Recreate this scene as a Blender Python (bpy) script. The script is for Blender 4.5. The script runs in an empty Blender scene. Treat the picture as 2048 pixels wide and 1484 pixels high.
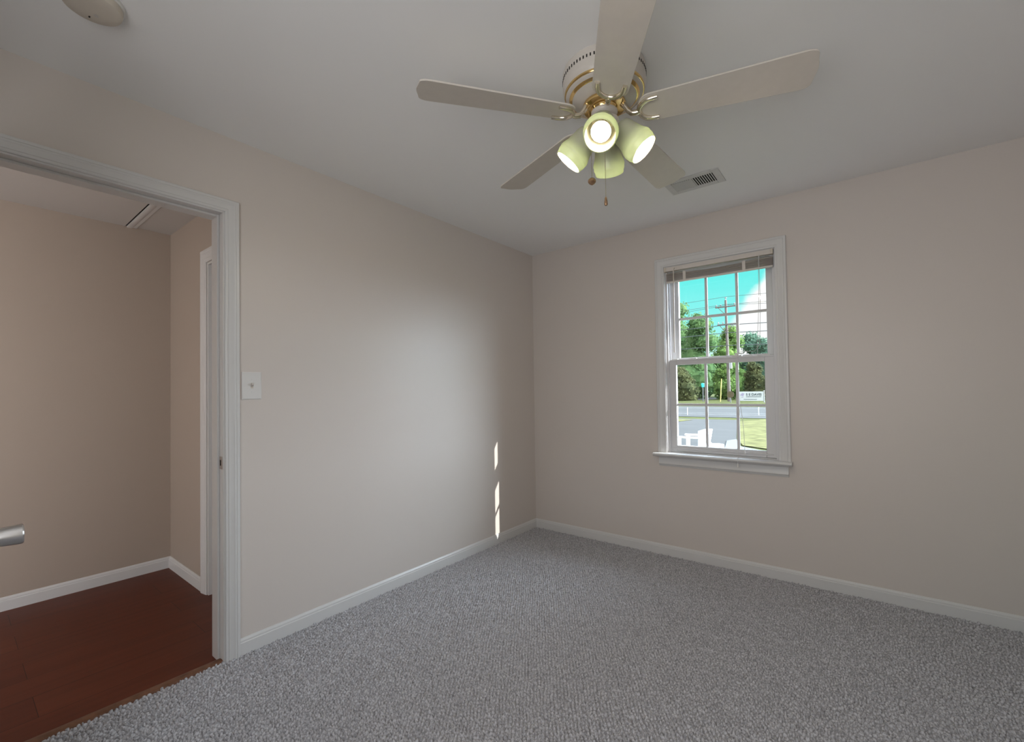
import bpy, bmesh, math, random
import numpy as np
from mathutils import Vector, Matrix

random.seed(7)
rng = np.random.default_rng(7)
S = bpy.context.scene
COL = S.collection
PI = math.pi

# ------------------------------------------------------------------ camera
FPX, CXP, CYP = 886.05, 1050.9, 763.46
yaw, pitch, roll = -0.650216, 0.018762, -0.0146
cd = bpy.data.cameras.new('camera')
cam = bpy.data.objects.new('camera', cd)
COL.objects.link(cam)
S.camera = cam
cd.sensor_fit = 'HORIZONTAL'
cd.sensor_width = 36.0
cd.lens = FPX / 2048 * 36.0
cd.shift_x = -(CXP - 1024) / 2048
cd.shift_y = (CYP - 742) / 2048
cd.clip_start = 0.02
cd.clip_end = 500
fwd = Vector((math.sin(yaw) * math.cos(pitch), math.cos(yaw) * math.cos(pitch), math.sin(pitch)))
rt = Vector((math.cos(yaw), -math.sin(yaw), 0))
up = rt.cross(fwd)
r2 = math.cos(roll) * rt + math.sin(roll) * up
u2 = -math.sin(roll) * rt + math.cos(roll) * up
CAM = Vector((2.35993, -3.23010, 1.22454))
cam.matrix_world = Matrix(((r2.x, u2.x, -fwd.x, CAM.x), (r2.y, u2.y, -fwd.y, CAM.y), (r2.z, u2.z, -fwd.z, CAM.z), (0, 0, 0, 1)))

# ------------------------------------------------------------------ exposure
S.view_settings.view_transform = 'Standard'
S.view_settings.look = 'None'
S.view_settings.gamma = 1
S.view_settings.exposure = 0.0
S.view_settings.use_curve_mapping = False

# ------------------------------------------------------------------ sun and sky
SUN_AZ = math.atan(0.41)      # above the window wall's plane, out of the right
SUN_EL = math.radians(29.2)
to_sun = Vector((math.cos(SUN_AZ) * math.cos(SUN_EL), math.sin(SUN_AZ) * math.cos(SUN_EL), math.sin(SUN_EL)))
sl = bpy.data.lights.new('sun', 'SUN')
sl.energy = 7.0
sl.angle = math.radians(0.3)
sl.color = (1.0, 0.97, 0.92)
so = bpy.data.objects.new('sun', sl)
COL.objects.link(so)
so.rotation_euler = to_sun.to_track_quat('Z', 'Y').to_euler()
so.location = (6, 3, 6)

W = bpy.data.worlds.new('world')
S.world = W
W.use_nodes = True
wn = W.node_tree.nodes
wl = W.node_tree.links
wn.clear()


def N(tree, t, **kw):
    n = tree.nodes.new(t)
    for k, v in kw.items():
        setattr(n, k, v)
    return n


def build_world():
    t = W.node_tree
    out = N(t, 'ShaderNodeOutputWorld')
    bg = N(t, 'ShaderNodeBackground')
    tc = N(t, 'ShaderNodeTexCoord')
    sep = N(t, 'ShaderNodeSeparateXYZ')
    wl.new(tc.outputs['Generated'], sep.inputs[0])
    ramp = N(t, 'ShaderNodeValToRGB')
    e = ramp.color_ramp.elements
    e[0].position = 0.0
    e[0].color = (0.75, 0.97, 1.0, 1)
    e[1].position = 1.0
    e[1].color = (0.45, 0.62, 0.95, 1)
    for p, c in ((0.07, (0.58, 1.0, 1.0)), (0.13, (0.33, 1.0, 0.97)), (0.22, (0.16, 0.95, 0.90)), (0.32, (0.30, 0.75, 0.92)), (0.5, (0.42, 0.62, 0.95))):
        x = ramp.color_ramp.elements.new(p)
        x.color = (*c, 1)
    wl.new(sep.outputs['Z'], ramp.inputs[0])
    # clouds
    nz = N(t, 'ShaderNodeTexNoise')
    nz.inputs['Scale'].default_value = 9.0
    nz.inputs['Detail'].default_value = 5.0
    wl.new(tc.outputs['Generated'], nz.inputs['Vector'])

    def math_(op, a, b):
        m = N(t, 'ShaderNodeMath', operation=op)
        for i, v in enumerate((a, b)):
            if hasattr(v, 'is_output'):
                wl.new(v, m.inputs[i])
            else:
                m.inputs[i].default_value = v
        return m.outputs[0]
    # a bank of cloud low in the sky, further right of the pole
    a = math_('MULTIPLY', sep.outputs['X'], 9.0)
    b = math_('MULTIPLY', sep.outputs['Z'], -7.5)
    c = math_('MULTIPLY', math_('SUBTRACT', nz.outputs['Fac'], 0.5), 1.6)
    mk = math_('ADD', math_('ADD', math_('ADD', a, b), c), 2.95)
    mr = N(t, 'ShaderNodeMapRange', interpolation_type='SMOOTHSTEP')
    mr.inputs['From Min'].default_value = 0.0
    mr.inputs['From Max'].default_value = 0.35
    wl.new(mk, mr.inputs['Value'])
    mr2 = N(t, 'ShaderNodeMapRange', interpolation_type='SMOOTHSTEP')
    mr2.inputs['From Min'].default_value = 0.55
    mr2.inputs['From Max'].default_value = 0.35
    wl.new(sep.outputs['Z'], mr2.inputs['Value'])
    mm = math_('MULTIPLY', mr.outputs[0], mr2.outputs[0])
    mix = N(t, 'ShaderNodeMix', data_type='RGBA')
    wl.new(mm, mix.inputs['Factor'])
    wl.new(ramp.outputs[0], mix.inputs[6])
    mix.inputs[7].default_value = (1.15, 1.15, 1.15, 1)
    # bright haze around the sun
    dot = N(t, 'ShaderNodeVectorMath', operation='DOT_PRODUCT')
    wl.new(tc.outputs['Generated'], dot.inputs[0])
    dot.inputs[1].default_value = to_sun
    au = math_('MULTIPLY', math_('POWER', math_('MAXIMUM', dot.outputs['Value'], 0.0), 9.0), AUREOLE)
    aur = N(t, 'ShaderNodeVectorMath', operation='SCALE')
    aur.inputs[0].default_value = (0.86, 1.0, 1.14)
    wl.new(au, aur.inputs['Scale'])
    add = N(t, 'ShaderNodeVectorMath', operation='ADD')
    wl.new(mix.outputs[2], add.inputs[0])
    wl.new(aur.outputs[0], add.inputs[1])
    # added unseen sky brightness behind the house, fill light for the room
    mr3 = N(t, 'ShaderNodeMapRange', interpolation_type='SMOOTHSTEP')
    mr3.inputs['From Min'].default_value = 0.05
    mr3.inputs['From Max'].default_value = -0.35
    mr3.inputs['To Max'].default_value = NORTH_FILL
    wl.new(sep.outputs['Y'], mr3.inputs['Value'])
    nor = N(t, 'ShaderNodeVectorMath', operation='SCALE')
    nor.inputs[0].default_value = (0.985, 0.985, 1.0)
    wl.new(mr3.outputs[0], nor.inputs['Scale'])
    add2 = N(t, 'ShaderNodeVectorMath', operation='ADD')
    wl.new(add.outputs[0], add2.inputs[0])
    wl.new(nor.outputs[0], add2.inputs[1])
    # added unseen glare on the sunny side, shaped to light the left wall
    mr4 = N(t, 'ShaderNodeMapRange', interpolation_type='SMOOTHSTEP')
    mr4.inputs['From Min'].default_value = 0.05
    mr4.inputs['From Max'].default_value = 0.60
    mr4.inputs['To Max'].default_value = EAST_FILL
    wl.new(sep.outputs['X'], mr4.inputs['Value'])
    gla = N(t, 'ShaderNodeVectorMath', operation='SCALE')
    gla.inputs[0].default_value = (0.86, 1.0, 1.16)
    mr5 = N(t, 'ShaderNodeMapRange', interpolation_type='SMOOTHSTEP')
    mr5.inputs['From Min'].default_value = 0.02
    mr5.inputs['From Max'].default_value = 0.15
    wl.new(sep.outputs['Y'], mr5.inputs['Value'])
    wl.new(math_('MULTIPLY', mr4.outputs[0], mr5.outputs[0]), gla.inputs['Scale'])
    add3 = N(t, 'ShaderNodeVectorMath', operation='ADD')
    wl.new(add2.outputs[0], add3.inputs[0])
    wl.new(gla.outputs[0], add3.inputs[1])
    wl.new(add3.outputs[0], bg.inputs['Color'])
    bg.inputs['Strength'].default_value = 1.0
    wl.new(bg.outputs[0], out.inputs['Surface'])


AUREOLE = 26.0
NORTH_FILL = 2.9
EAST_FILL = 17.0
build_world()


def portal(name, loc, rot, sx, sy):
    l = bpy.data.lights.new(name, 'AREA')
    l.shape = 'RECTANGLE'
    l.size = sx
    l.size_y = sy
    l.cycles.is_portal = True
    o = bpy.data.objects.new(name, l)
    COL.objects.link(o)
    o.location = loc
    o.rotation_euler = rot
    return o


# sky light comes in through the window in view and a fill opening added behind the camera
portal('window_daylight', (1.567, 0.13, 1.43), (-PI / 2, 0, 0), 0.72, 1.36)
portal('rear_fill_daylight', (2.2, -3.83, 1.4), (PI / 2, 0, 0), 1.6, 1.3)

LAMP_STRENGTH = 160.0
LAMP_COLOR = (1.0, 0.84, 0.63)
HALL_POWER = 7.0


# ------------------------------------------------------------------ materials
def new_mat(name):
    m = bpy.data.materials.new(name)
    m.use_nodes = True
    m.node_tree.nodes.clear()
    return m, m.node_tree


def pbr(name, col, rough=0.5, spec=0.5, metal=0.0, bump=0.0, bscale=60.0, var=0.0, vscale=8.0, stretch=None, coat=0.0):
    m, t = new_mat(name)
    out = N(t, 'ShaderNodeOutputMaterial')
    b = N(t, 'ShaderNodeBsdfPrincipled')
    b.inputs['Base Color'].default_value = (*col, 1)
    b.inputs['Roughness'].default_value = rough
    b.inputs['Specular IOR Level'].default_value = spec
    b.inputs['Metallic'].default_value = metal
    b.inputs['Coat Weight'].default_value = coat
    t.links.new(b.outputs[0], out.inputs['Surface'])
    tc = N(t, 'ShaderNodeTexCoord')
    src = tc.outputs['Object']
    if stretch:
        mp = N(t, 'ShaderNodeMapping')
        mp.inputs['Scale'].default_value = stretch
        t.links.new(src, mp.inputs[0])
        src = mp.outputs[0]
    if var > 0:
        n = N(t, 'ShaderNodeTexNoise')
        n.inputs['Scale'].default_value = vscale
        n.inputs['Detail'].default_value = 4
        t.links.new(src, n.inputs['Vector'])
        r = N(t, 'ShaderNodeValToRGB')
        r.color_ramp.elements[0].position = 0.3
        r.color_ramp.elements[1].position = 0.7
        r.color_ramp.elements[0].color = (*[c * (1 - var) for c in col], 1)
        r.color_ramp.elements[1].color = (*[min(1, c * (1 + var)) for c in col], 1)
        t.links.new(n.outputs['Fac'], r.inputs[0])
        t.links.new(r.outputs[0], b.inputs['Base Color'])
    if bump > 0:
        n = N(t, 'ShaderNodeTexNoise')
        n.inputs['Scale'].default_value = bscale
        n.inputs['Detail'].default_value = 3
        t.links.new(src, n.inputs['Vector'])
        bp = N(t, 'ShaderNodeBump')
        bp.inputs['Strength'].default_value = bump
        bp.inputs['Distance'].default_value = 0.002
        t.links.new(n.outputs['Fac'], bp.inputs['Height'])
        t.links.new(bp.outputs[0], b.inputs['Normal'])
    return m


def glass_mat():
    m, t = new_mat('window glass')
    out = N(t, 'ShaderNodeOutputMaterial')
    tr = N(t, 'ShaderNodeBsdfTransparent')
    tr.inputs[0].default_value = (0.97, 0.985, 0.98, 1)
    gl = N(t, 'ShaderNodeBsdfGlossy')
    gl.inputs['Roughness'].default_value = 0.02
    lw = N(t, 'ShaderNodeLayerWeight')
    lw.inputs['Blend'].default_value = 0.5
    pw = N(t, 'ShaderNodeMath', operation='POWER')
    pw.inputs[1].default_value = 5.0
    t.links.new(lw.outputs['Facing'], pw.inputs[0])
    fr = N(t, 'ShaderNodeMath', operation='MULTIPLY_ADD')
    fr.inputs[1].default_value = 0.90
    fr.inputs[2].default_value = 0.045
    t.links.new(pw.outputs[0], fr.inputs[0])
    mx = N(t, 'ShaderNodeMixShader')
    t.links.new(fr.outputs[0], mx.inputs[0])
    t.links.new(tr.outputs[0], mx.inputs[1])
    t.links.new(gl.outputs[0], mx.inputs[2])
    t.links.new(mx.outputs[0], out.inputs['Surface'])
    return m


def shade_glass():
    m, t = new_mat('frosted shade glass')
    out = N(t, 'ShaderNodeOutputMaterial')
    d = N(t, 'ShaderNodeBsdfDiffuse')
    d.inputs[0].default_value = (0.55, 0.54, 0.44, 1)
    tl = N(t, 'ShaderNodeBsdfTranslucent')
    tl.inputs[0].default_value = (0.78, 0.91, 0.64, 1)
    mx = N(t, 'ShaderNodeMixShader')
    mx.inputs[0].default_value = 0.20
    t.links.new(d.outputs[0], mx.inputs[1])
    t.links.new(tl.outputs[0], mx.inputs[2])
    g = N(t, 'ShaderNodeBsdfGlossy')
    g.inputs['Roughness'].default_value = 0.2
    m2 = N(t, 'ShaderNodeMixShader')
    m2.inputs[0].default_value = 0.04
    t.links.new(mx.outputs[0], m2.inputs[1])
    t.links.new(g.outputs[0], m2.inputs[2])
    t.links.new(m2.outputs[0], out.inputs['Surface'])
    return m


def emit(name, col, strength):
    m, t = new_mat(name)
    out = N(t, 'ShaderNodeOutputMaterial')
    e = N(t, 'ShaderNodeEmission')
    e.inputs[0].default_value = (*col, 1)
    e.inputs[1].default_value = strength
    t.links.new(e.outputs[0], out.inputs['Surface'])
    return m


def leaf_mat(name, c0, c1):
    m, t = new_mat(name)
    out = N(t, 'ShaderNodeOutputMaterial')
    tc = N(t, 'ShaderNodeTexCoord')
    n = N(t, 'ShaderNodeTexNoise')
    n.inputs['Scale'].default_value = 0.9
    n.inputs['Detail'].default_value = 6
    t.links.new(tc.outputs['Object'], n.inputs['Vector'])
    r = N(t, 'ShaderNodeValToRGB')
    r.color_ramp.elements[0].position = 0.35
    r.color_ramp.elements[1].position = 0.65
    r.color_ramp.elements[0].color = (*c0, 1)
    r.color_ramp.elements[1].color = (*c1, 1)
    t.links.new(n.outputs['Fac'], r.inputs[0])
    d = N(t, 'ShaderNodeBsdfDiffuse')
    tl = N(t, 'ShaderNodeBsdfTranslucent')
    t.links.new(r.outputs[0], d.inputs[0])
    t.links.new(r.outputs[0], tl.inputs[0])
    mx = N(t, 'ShaderNodeMixShader')
    mx.inputs[0].default_value = 0.45
    t.links.new(d.outputs[0], mx.inputs[1])
    t.links.new(tl.outputs[0], mx.inputs[2])
    t.links.new(mx.outputs[0], out.inputs['Surface'])
    return m


def wood_floor_mat():
    m, t = new_mat('cherry wood flooring')
    out = N(t, 'ShaderNodeOutputMaterial')
    b = N(t, 'ShaderNodeBsdfPrincipled')
    b.inputs['Roughness'].default_value = 0.42
    b.inputs['Specular IOR Level'].default_value = 0.22
    tc = N(t, 'ShaderNodeTexCoord')
    mp = N(t, 'ShaderNodeMapping')
    mp.inputs['Rotation'].default_value = (0, 0, PI / 2)
    t.links.new(tc.outputs['Object'], mp.inputs[0])
    br = N(t, 'ShaderNodeTexBrick')
    br.inputs['Scale'].default_value = 1.0
    br.inputs['Brick Width'].default_value = 1.2
    br.inputs['Row Height'].default_value = 0.19
    br.inputs['Mortar Size'].default_value = 0.0012
    br.inputs['Color1'].default_value = (0.125, 0.027, 0.012, 1)
    br.inputs['Color2'].default_value = (0.160, 0.038, 0.017, 1)
    br.inputs['Mortar'].default_value = (0.035, 0.01, 0.006, 1)
    t.links.new(mp.outputs[0], br.inputs['Vector'])
    mp2 = N(t, 'ShaderNodeMapping')
    mp2.inputs['Scale'].default_value = (30, 1.6, 30)
    t.links.new(tc.outputs['Object'], mp2.inputs[0])
    n = N(t, 'ShaderNodeTexNoise')
    n.inputs['Scale'].default_value = 1.0
    n.inputs['Detail'].default_value = 5
    t.links.new(mp2.outputs[0], n.inputs['Vector'])
    mx = N(t, 'ShaderNodeMix', data_type='RGBA', blend_type='MULTIPLY')
    mx.inputs['Factor'].default_value = 0.5
    t.links.new(br.outputs['Color'], mx.inputs[6])
    t.links.new(n.outputs['Fac'], mx.inputs[7])
    t.links.new(mx.outputs[2], b.inputs['Base Color'])
    t.links.new(b.outputs[0], out.inputs['Surface'])
    return m


def carpet_mat():
    m, t = new_mat('grey loop pile')
    out = N(t, 'ShaderNodeOutputMaterial')
    b = N(t, 'ShaderNodeBsdfPrincipled')
    b.inputs['Roughness'].default_value = 0.9
    b.inputs['Specular IOR Level'].default_value = 0.15
    tc = N(t, 'ShaderNodeTexCoord')
    n = N(t, 'ShaderNodeTexNoise')
    n.inputs['Scale'].default_value = 130.0
    n.inputs['Detail'].default_value = 4
    t.links.new(tc.outputs['Object'], n.inputs['Vector'])
    r = N(t, 'ShaderNodeValToRGB')
    r.color_ramp.elements[0].position = 0.36
    r.color_ramp.elements[1].position = 0.62
    r.color_ramp.elements[0].color = (0.30, 0.298, 0.31, 1)
    r.color_ramp.elements[1].color = (0.60, 0.597, 0.62, 1)
    t.links.new(n.outputs['Fac'], r.inputs[0])
    t.links.new(r.outputs[0], b.inputs['Base Color'])
    n2 = N(t, 'ShaderNodeTexNoise')
    n2.inputs['Scale'].default_value = 420.0
    t.links.new(tc.outputs['Object'], n2.inputs['Vector'])
    bp = N(t, 'ShaderNodeBump')
    bp.inputs['Strength'].default_value = 0.5
    bp.inputs['Distance'].default_value = 0.002
    t.links.new(n2.outputs['Fac'], bp.inputs['Height'])
    t.links.new(bp.outputs[0], b.inputs['Normal'])
    t.links.new(b.outputs[0], out.inputs['Surface'])
    return m


M = dict(
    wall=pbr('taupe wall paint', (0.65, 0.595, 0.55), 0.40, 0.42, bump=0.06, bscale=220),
    hallwall=pbr('tan dimmed hall paint', (0.43, 0.36, 0.30), 0.45, 0.4, bump=0.06, bscale=220),  # tanner than the bedroom, with the hall's dimness put into the colour
    hallceil=pbr('dimmed hall ceiling paint', (0.56, 0.53, 0.50), 0.7, 0.2, bump=0.08, bscale=180),  # colour darkened to carry the weaker light on this ceiling
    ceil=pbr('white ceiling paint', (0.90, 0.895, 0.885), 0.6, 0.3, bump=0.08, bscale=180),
    trim=pbr('white trim paint', (0.66, 0.655, 0.645), 0.32, 0.5),
    vinyl=pbr('white vinyl', (0.64, 0.635, 0.64), 0.35, 0.5),
    fan=pbr('white fan enamel', (0.62, 0.575, 0.52), 0.28, 0.5),
    blade=pbr('white fan blade', (0.62, 0.57, 0.51), 0.4, 0.4, var=0.02, vscale=30),
    brass=pbr('polished brass', (0.80, 0.56, 0.24), 0.16, 0.5, metal=1.0),
    pewter=pbr('polished pale metal', (0.80, 0.74, 0.62), 0.18, 0.5, metal=1.0),
    bronze=pbr('brown knob', (0.34, 0.21, 0.12), 0.3, 0.5, metal=0.6, var=0.3, vscale=60),
    nickel=pbr('satin nickel', (0.72, 0.71, 0.70), 0.28, 0.5, metal=1.0),
    strike=pbr('dull strike metal', (0.42, 0.37, 0.34), 0.4, 0.5, metal=0.8),
    dark=pbr('recess shade black', (0.02, 0.018, 0.016), 0.8, 0.2),  # near-black; on holes and slots the colour stands in for shade
    plastic=pbr('aged white plastic', (0.62, 0.56, 0.48), 0.45, 0.4),
    plasticw=pbr('white plastic', (0.70, 0.69, 0.67), 0.4, 0.5),
    toggle=pbr('grey toggle plastic', (0.55, 0.51, 0.47), 0.35, 0.5),
    blind=pbr('taupe blind slats', (0.52, 0.46, 0.42), 0.45, 0.4, var=0.10, vscale=40, stretch=(0.2, 4, 4)),
    blindl=pbr('pale blind rail', (0.66, 0.61, 0.56), 0.45, 0.4),
    cord=pbr('blind cord', (0.62, 0.61, 0.60), 0.7, 0.2),
    glass=glass_mat(),
    shade=shade_glass(),
    bulb=emit('lit bulb', LAMP_COLOR, LAMP_STRENGTH),
    wood=wood_floor_mat(),
    strip=pbr('brown transition strip', (0.16, 0.075, 0.042), 0.45, 0.4, var=0.25, vscale=30),
    carpet=carpet_mat(),
    siding=pbr('pale siding', (0.504, 0.504, 0.490), 0.6, 0.3),
    asphalt=pbr('grey asphalt', (0.056, 0.057, 0.056), 0.8, 0.3, var=0.14, vscale=0.9, stretch=(0.4, 2.5, 1)),
    roadp=pbr('road asphalt', (0.052, 0.054, 0.053), 0.8, 0.3, var=0.08, vscale=0.8, stretch=(0.3, 3, 1)),
    paint=pbr('white road paint', (0.30, 0.30, 0.29), 0.6, 0.3),
    grass=pbr('rough grass', (0.062, 0.070, 0.022), 0.9, 0.1, var=0.45, vscale=2.0, stretch=(0.6, 3, 1)),
    lawn=pbr('leaf strewn lawn', (0.105, 0.105, 0.042), 0.9, 0.1, var=0.8, vscale=5.0, stretch=(0.5, 2.6, 1)),
    walk=pbr('pale concrete walk', (0.126, 0.135, 0.138), 0.8, 0.3, var=0.06),
    pole=pbr('weathered pole wood', (0.115, 0.100, 0.092), 0.85, 0.2, var=0.25, vscale=3, stretch=(6, 6, 0.4)),
    wire=pbr('black cable', (0.06, 0.075, 0.08), 0.6, 0.3),
    insul=pbr('grey insulator', (0.25, 0.27, 0.28), 0.4, 0.5),
    bark=pbr('tree bark', (0.10, 0.085, 0.07), 0.9, 0.2, var=0.3),
    leaf_a=leaf_mat('leaves mid green', (0.06, 0.12, 0.05), (0.13, 0.215, 0.085)),
    leaf_b=leaf_mat('leaves blue green', (0.065, 0.125, 0.09), (0.12, 0.20, 0.135)),
    leaf_c=leaf_mat('leaves olive', (0.055, 0.07, 0.038), (0.125, 0.135, 0.06)),
    leaf_d=leaf_mat('leaves bright', (0.075, 0.14, 0.045), (0.18, 0.275, 0.08)),
    banner=pbr('white banner', (0.42, 0.45, 0.46), 0.6, 0.3),
    ink=pbr('banner ink', (0.05, 0.07, 0.08), 0.6, 0.3),
    inkb=pbr('banner emblem', (0.26, 0.24, 0.34), 0.6, 0.3),
    yellow=pbr('yellow guard', (0.75, 0.66, 0.16), 0.5, 0.4),
    cyan=pbr('blue marker', (0.04, 0.55, 0.62), 0.5, 0.4),
    signback=pbr('brown sign', (0.075, 0.058, 0.030), 0.6, 0.3),
    white=pbr('white outdoor plastic', (0.86, 0.88, 0.88), 0.45, 0.4),
)


# ------------------------------------------------------------------ mesh helpers
def wloc(o):
    v = Vector((0, 0, 0))
    while o is not None:
        v += o.location
        o = o.parent
    return v


class MB:
    """collects shapes in world space; build() links them as ONE mesh object"""

    def __init__(s):
        s.v = []
        s.f = []

    def add(s, vs, fs):
        o = len(s.v)
        s.v += [tuple(v) for v in vs]
        s.f += [tuple(i + o for i in f) for f in fs]
        return s

    def box(s, x0, x1, y0, y1, z0, z1):
        vs = [(x, y, z) for x in (x0, x1) for y in (y0, y1) for z in (z0, z1)]
        return s.add(vs, [(0, 1, 3, 2), (4, 6, 7, 5), (0, 4, 5, 1), (2, 3, 7, 6), (0, 2, 6, 4), (1, 5, 7, 3)])

    def quad(s, a, b, c, d):
        return s.add([a, b, c, d], [(0, 1, 2, 3)])

    def frame_of(s, ax):
        ax = Vector(ax).normalized()
        a = Vector((0, 0, 1)) if abs(ax.z) < 0.9 else Vector((1, 0, 0))
        u = a.cross(ax).normalized()
        return ax, u, ax.cross(u)

    def lathe(s, base, axis, prof, n=32, cap0=False, cap1=False):
        """prof: (distance along axis, radius)"""
        ax, u, w = s.frame_of(axis)
        base = Vector(base)
        vs = []
        for d, r in prof:
            for i in range(n):
                t = 2 * PI * i / n
                vs.append(base + ax * d + (u * math.cos(t) + w * math.sin(t)) * r)
        fs = []
        for k in range(len(prof) - 1):
            for i in range(n):
                j = (i + 1) % n
                fs.append((k * n + i, k * n + j, (k + 1) * n + j, (k + 1) * n + i))
        if cap0:
            fs.append(tuple(reversed(range(n))))
        if cap1:
            fs.append(tuple((len(prof) - 1) * n + i for i in range(n)))
        return s.add(vs, fs)

    def cyl(s, a, b, r, n=16, r2=None):
        a = Vector(a)
        b = Vector(b)
        return s.lathe(a, b - a, [(0, r), ((b - a).length, r if r2 is None else r2)], n, True, True)

    def tube(s, pts, r, n=8, closed=False, flat=1.0):
        pts = [Vector(p) for p in pts]
        rs = r if isinstance(r, (list, tuple)) else [r] * len(pts)
        vs = []
        pu = None
        for k, p in enumerate(pts):
            if closed:
                d = pts[(k + 1) % len(pts)] - pts[k - 1]
            else:
                d = pts[min(k + 1, len(pts) - 1)] - pts[max(k - 1, 0)]
            d.normalize()
            if pu is None:
                a = Vector((0, 0, 1)) if abs(d.z) < 0.9 else Vector((1, 0, 0))
                u = a.cross(d).normalized()
            else:
                u = (pu - d * pu.dot(d)).normalized()
            pu = u
            w = d.cross(u)
            for i in range(n):
                t = 2 * PI * i / n
                vs.append(p + (u * math.cos(t) + w * math.sin(t) * flat) * rs[k])
        fs = []
        m = len(pts)
        for k in range(m if closed else m - 1):
            for i in range(n):
                j = (i + 1) % n
                k2 = (k + 1) % m
                fs.append((k * n + i, k * n + j, k2 * n + j, k2 * n + i))
        if not closed:
            fs.append(tuple(reversed(range(n))))
            fs.append(tuple((m - 1) * n + i for i in range(n)))
        return s.add(vs, fs)

    def ball(s, c, r, n=16, m=8, sz=1.0):
        c = Vector(c)
        vs = [c + Vector((0, 0, -r * sz))]
        for k in range(1, m):
            a = -PI / 2 + PI * k / m
            for i in range(n):
                t = 2 * PI * i / n
                vs.append(c + Vector((r * math.cos(a) * math.cos(t), r * math.cos(a) * math.sin(t), r * sz * math.sin(a))))
        vs.append(c + Vector((0, 0, r * sz)))
        fs = []
        for i in range(n):
            j = (i + 1) % n
            fs.append((0, 1 + j, 1 + i))
            for k in range(m - 2):
                fs.append((1 + k * n + i, 1 + k * n + j, 1 + (k + 1) * n + j, 1 + (k + 1) * n + i))
            fs.append((1 + (m - 2) * n + i, 1 + (m - 2) * n + j, len(vs) - 1))
        return s.add(vs, fs)

    def sweep(s, prof, path, nrm):
        """extrude a closed 2-D profile (list of 3-D offsets per path point given by callable) along path"""
        vs = []
        n = len(prof)
        for p, (e1, e2) in zip(path, nrm):
            p = Vector(p)
            for a, b in prof:
                vs.append(p + Vector(e1) * a + Vector(e2) * b)
        fs = []
        for k in range(len(path) - 1):
            for i in range(n):
                j = (i + 1) % n
                fs.append((k * n + i, k * n + j, (k + 1) * n + j, (k + 1) * n + i))
        fs.append(tuple(reversed(range(n))))
        fs.append(tuple((len(path) - 1) * n + i for i in range(n)))
        return s.add(vs, fs)

    def build(s, name, mat, parent=None, smooth=30, bevel=0.0):
        off = wloc(parent) if parent is not None else Vector((0, 0, 0))
        me = bpy.data.meshes.new(name)
        me.from_pydata([Vector(v) - off for v in s.v], [], s.f)
        bm = bmesh.new()
        bm.from_mesh(me)
        bmesh.ops.recalc_face_normals(bm, faces=bm.faces)
        bm.to_mesh(me)
        bm.free()
        me.materials.append(mat)
        if smooth:
            for p in me.polygons:
                p.use_smooth = True
            me.set_sharp_from_angle(angle=math.radians(smooth))
        o = bpy.data.objects.new(name, me)
        COL.objects.link(o)
        if parent is not None:
            o.parent = parent
        if bevel > 0:
            b = o.modifiers.new('bevel', 'BEVEL')
            b.width = bevel
            b.segments = 2
            b.limit_method = 'ANGLE'
            b.angle_limit = math.radians(40)
        return o


def thing(name, label, cat, loc, group=None):
    o = bpy.data.objects.new(name, None)
    COL.objects.link(o)
    o.location = loc
    o.empty_display_size = 0.05
    tag(o, label, cat, group)
    return o


def tag(o, label, cat, group=None):
    o['label'] = label
    o['category'] = cat
    if group:
        o['group'] = group
    return o


def struct(o, label=None, cat=None):
    o['kind'] = 'structure'
    if label:
        o['label'] = label
        o['category'] = cat
    return o


def sroot(name, loc, label, cat):
    o = bpy.data.objects.new(name, None)
    COL.objects.link(o)
    o.location = loc
    o.empty_display_size = 0.05
    return struct(o, label, cat)


# ------------------------------------------------------------------ room shell
H = 2.44
RX, RY = 3.30, -3.80          # right wall, back wall
HX = -1.62                    # far wall of the hall
HEY = -2.235                  # end wall of the hall
HB = -5.2
HH = 2.388                    # hall ceiling
DY0, DY1, DH = -3.205, -2.433, 2.084   # bedroom doorway
WX0, WX1, WZ0, WZ1 = 1.205, 1.930, 0.735, 2.117   # window opening
JW = -0.125                   # hall side of the doorway wall

# window wall, with its opening
w = MB()
w.box(-0.10, WX0, 0, 0.15, -0.6, H + 0.1)
w.box(WX1, RX + 0.1, 0, 0.15, -0.6, H + 0.1)
w.box(WX0, WX1, 0, 0.15, -0.6, WZ0)
w.box(WX0, WX1, 0, 0.15, WZ1, H + 0.1)
struct(w.build('wall_front', M['wall'], smooth=0), 'taupe painted wall with the window in it', 'wall')
w = MB()
w.box(JW, 0, DY1, 0.0, -0.02, H)
w.box(JW, 0, RY, DY0, -0.02, H)
w.box(JW, 0, DY0, DY1, DH, H)
struct(w.build('wall_left', M['wall'], smooth=0), 'taupe painted wall with the open doorway and light switch', 'wall')
struct(MB().box(RX, RX + 0.1, RY - 0.1, 0.0, -0.1, H + 0.1).build('wall_right', M['wall'], smooth=0))
w = MB()
BX0, BX1, BZ0, BZ1 = 1.40, 3.00, 0.75, 2.05  # made-up opening behind the camera, added to let in fill daylight
w.box(JW, BX0, RY - 0.12, RY, -0.1, H + 0.1)
w.box(BX1, RX, RY - 0.12, RY, -0.1, H + 0.1)
w.box(BX0, BX1, RY - 0.12, RY, -0.1, BZ0)
w.box(BX0, BX1, RY - 0.12, RY, BZ1, H + 0.1)
struct(w.build('wall_back', M['wall'], smooth=0))
struct(MB().box(JW, RX, RY - 0.12, 0.15, H, H + 0.1).build('ceiling', M['ceil'], smooth=0), 'smooth white bedroom ceiling', 'ceiling')

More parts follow.
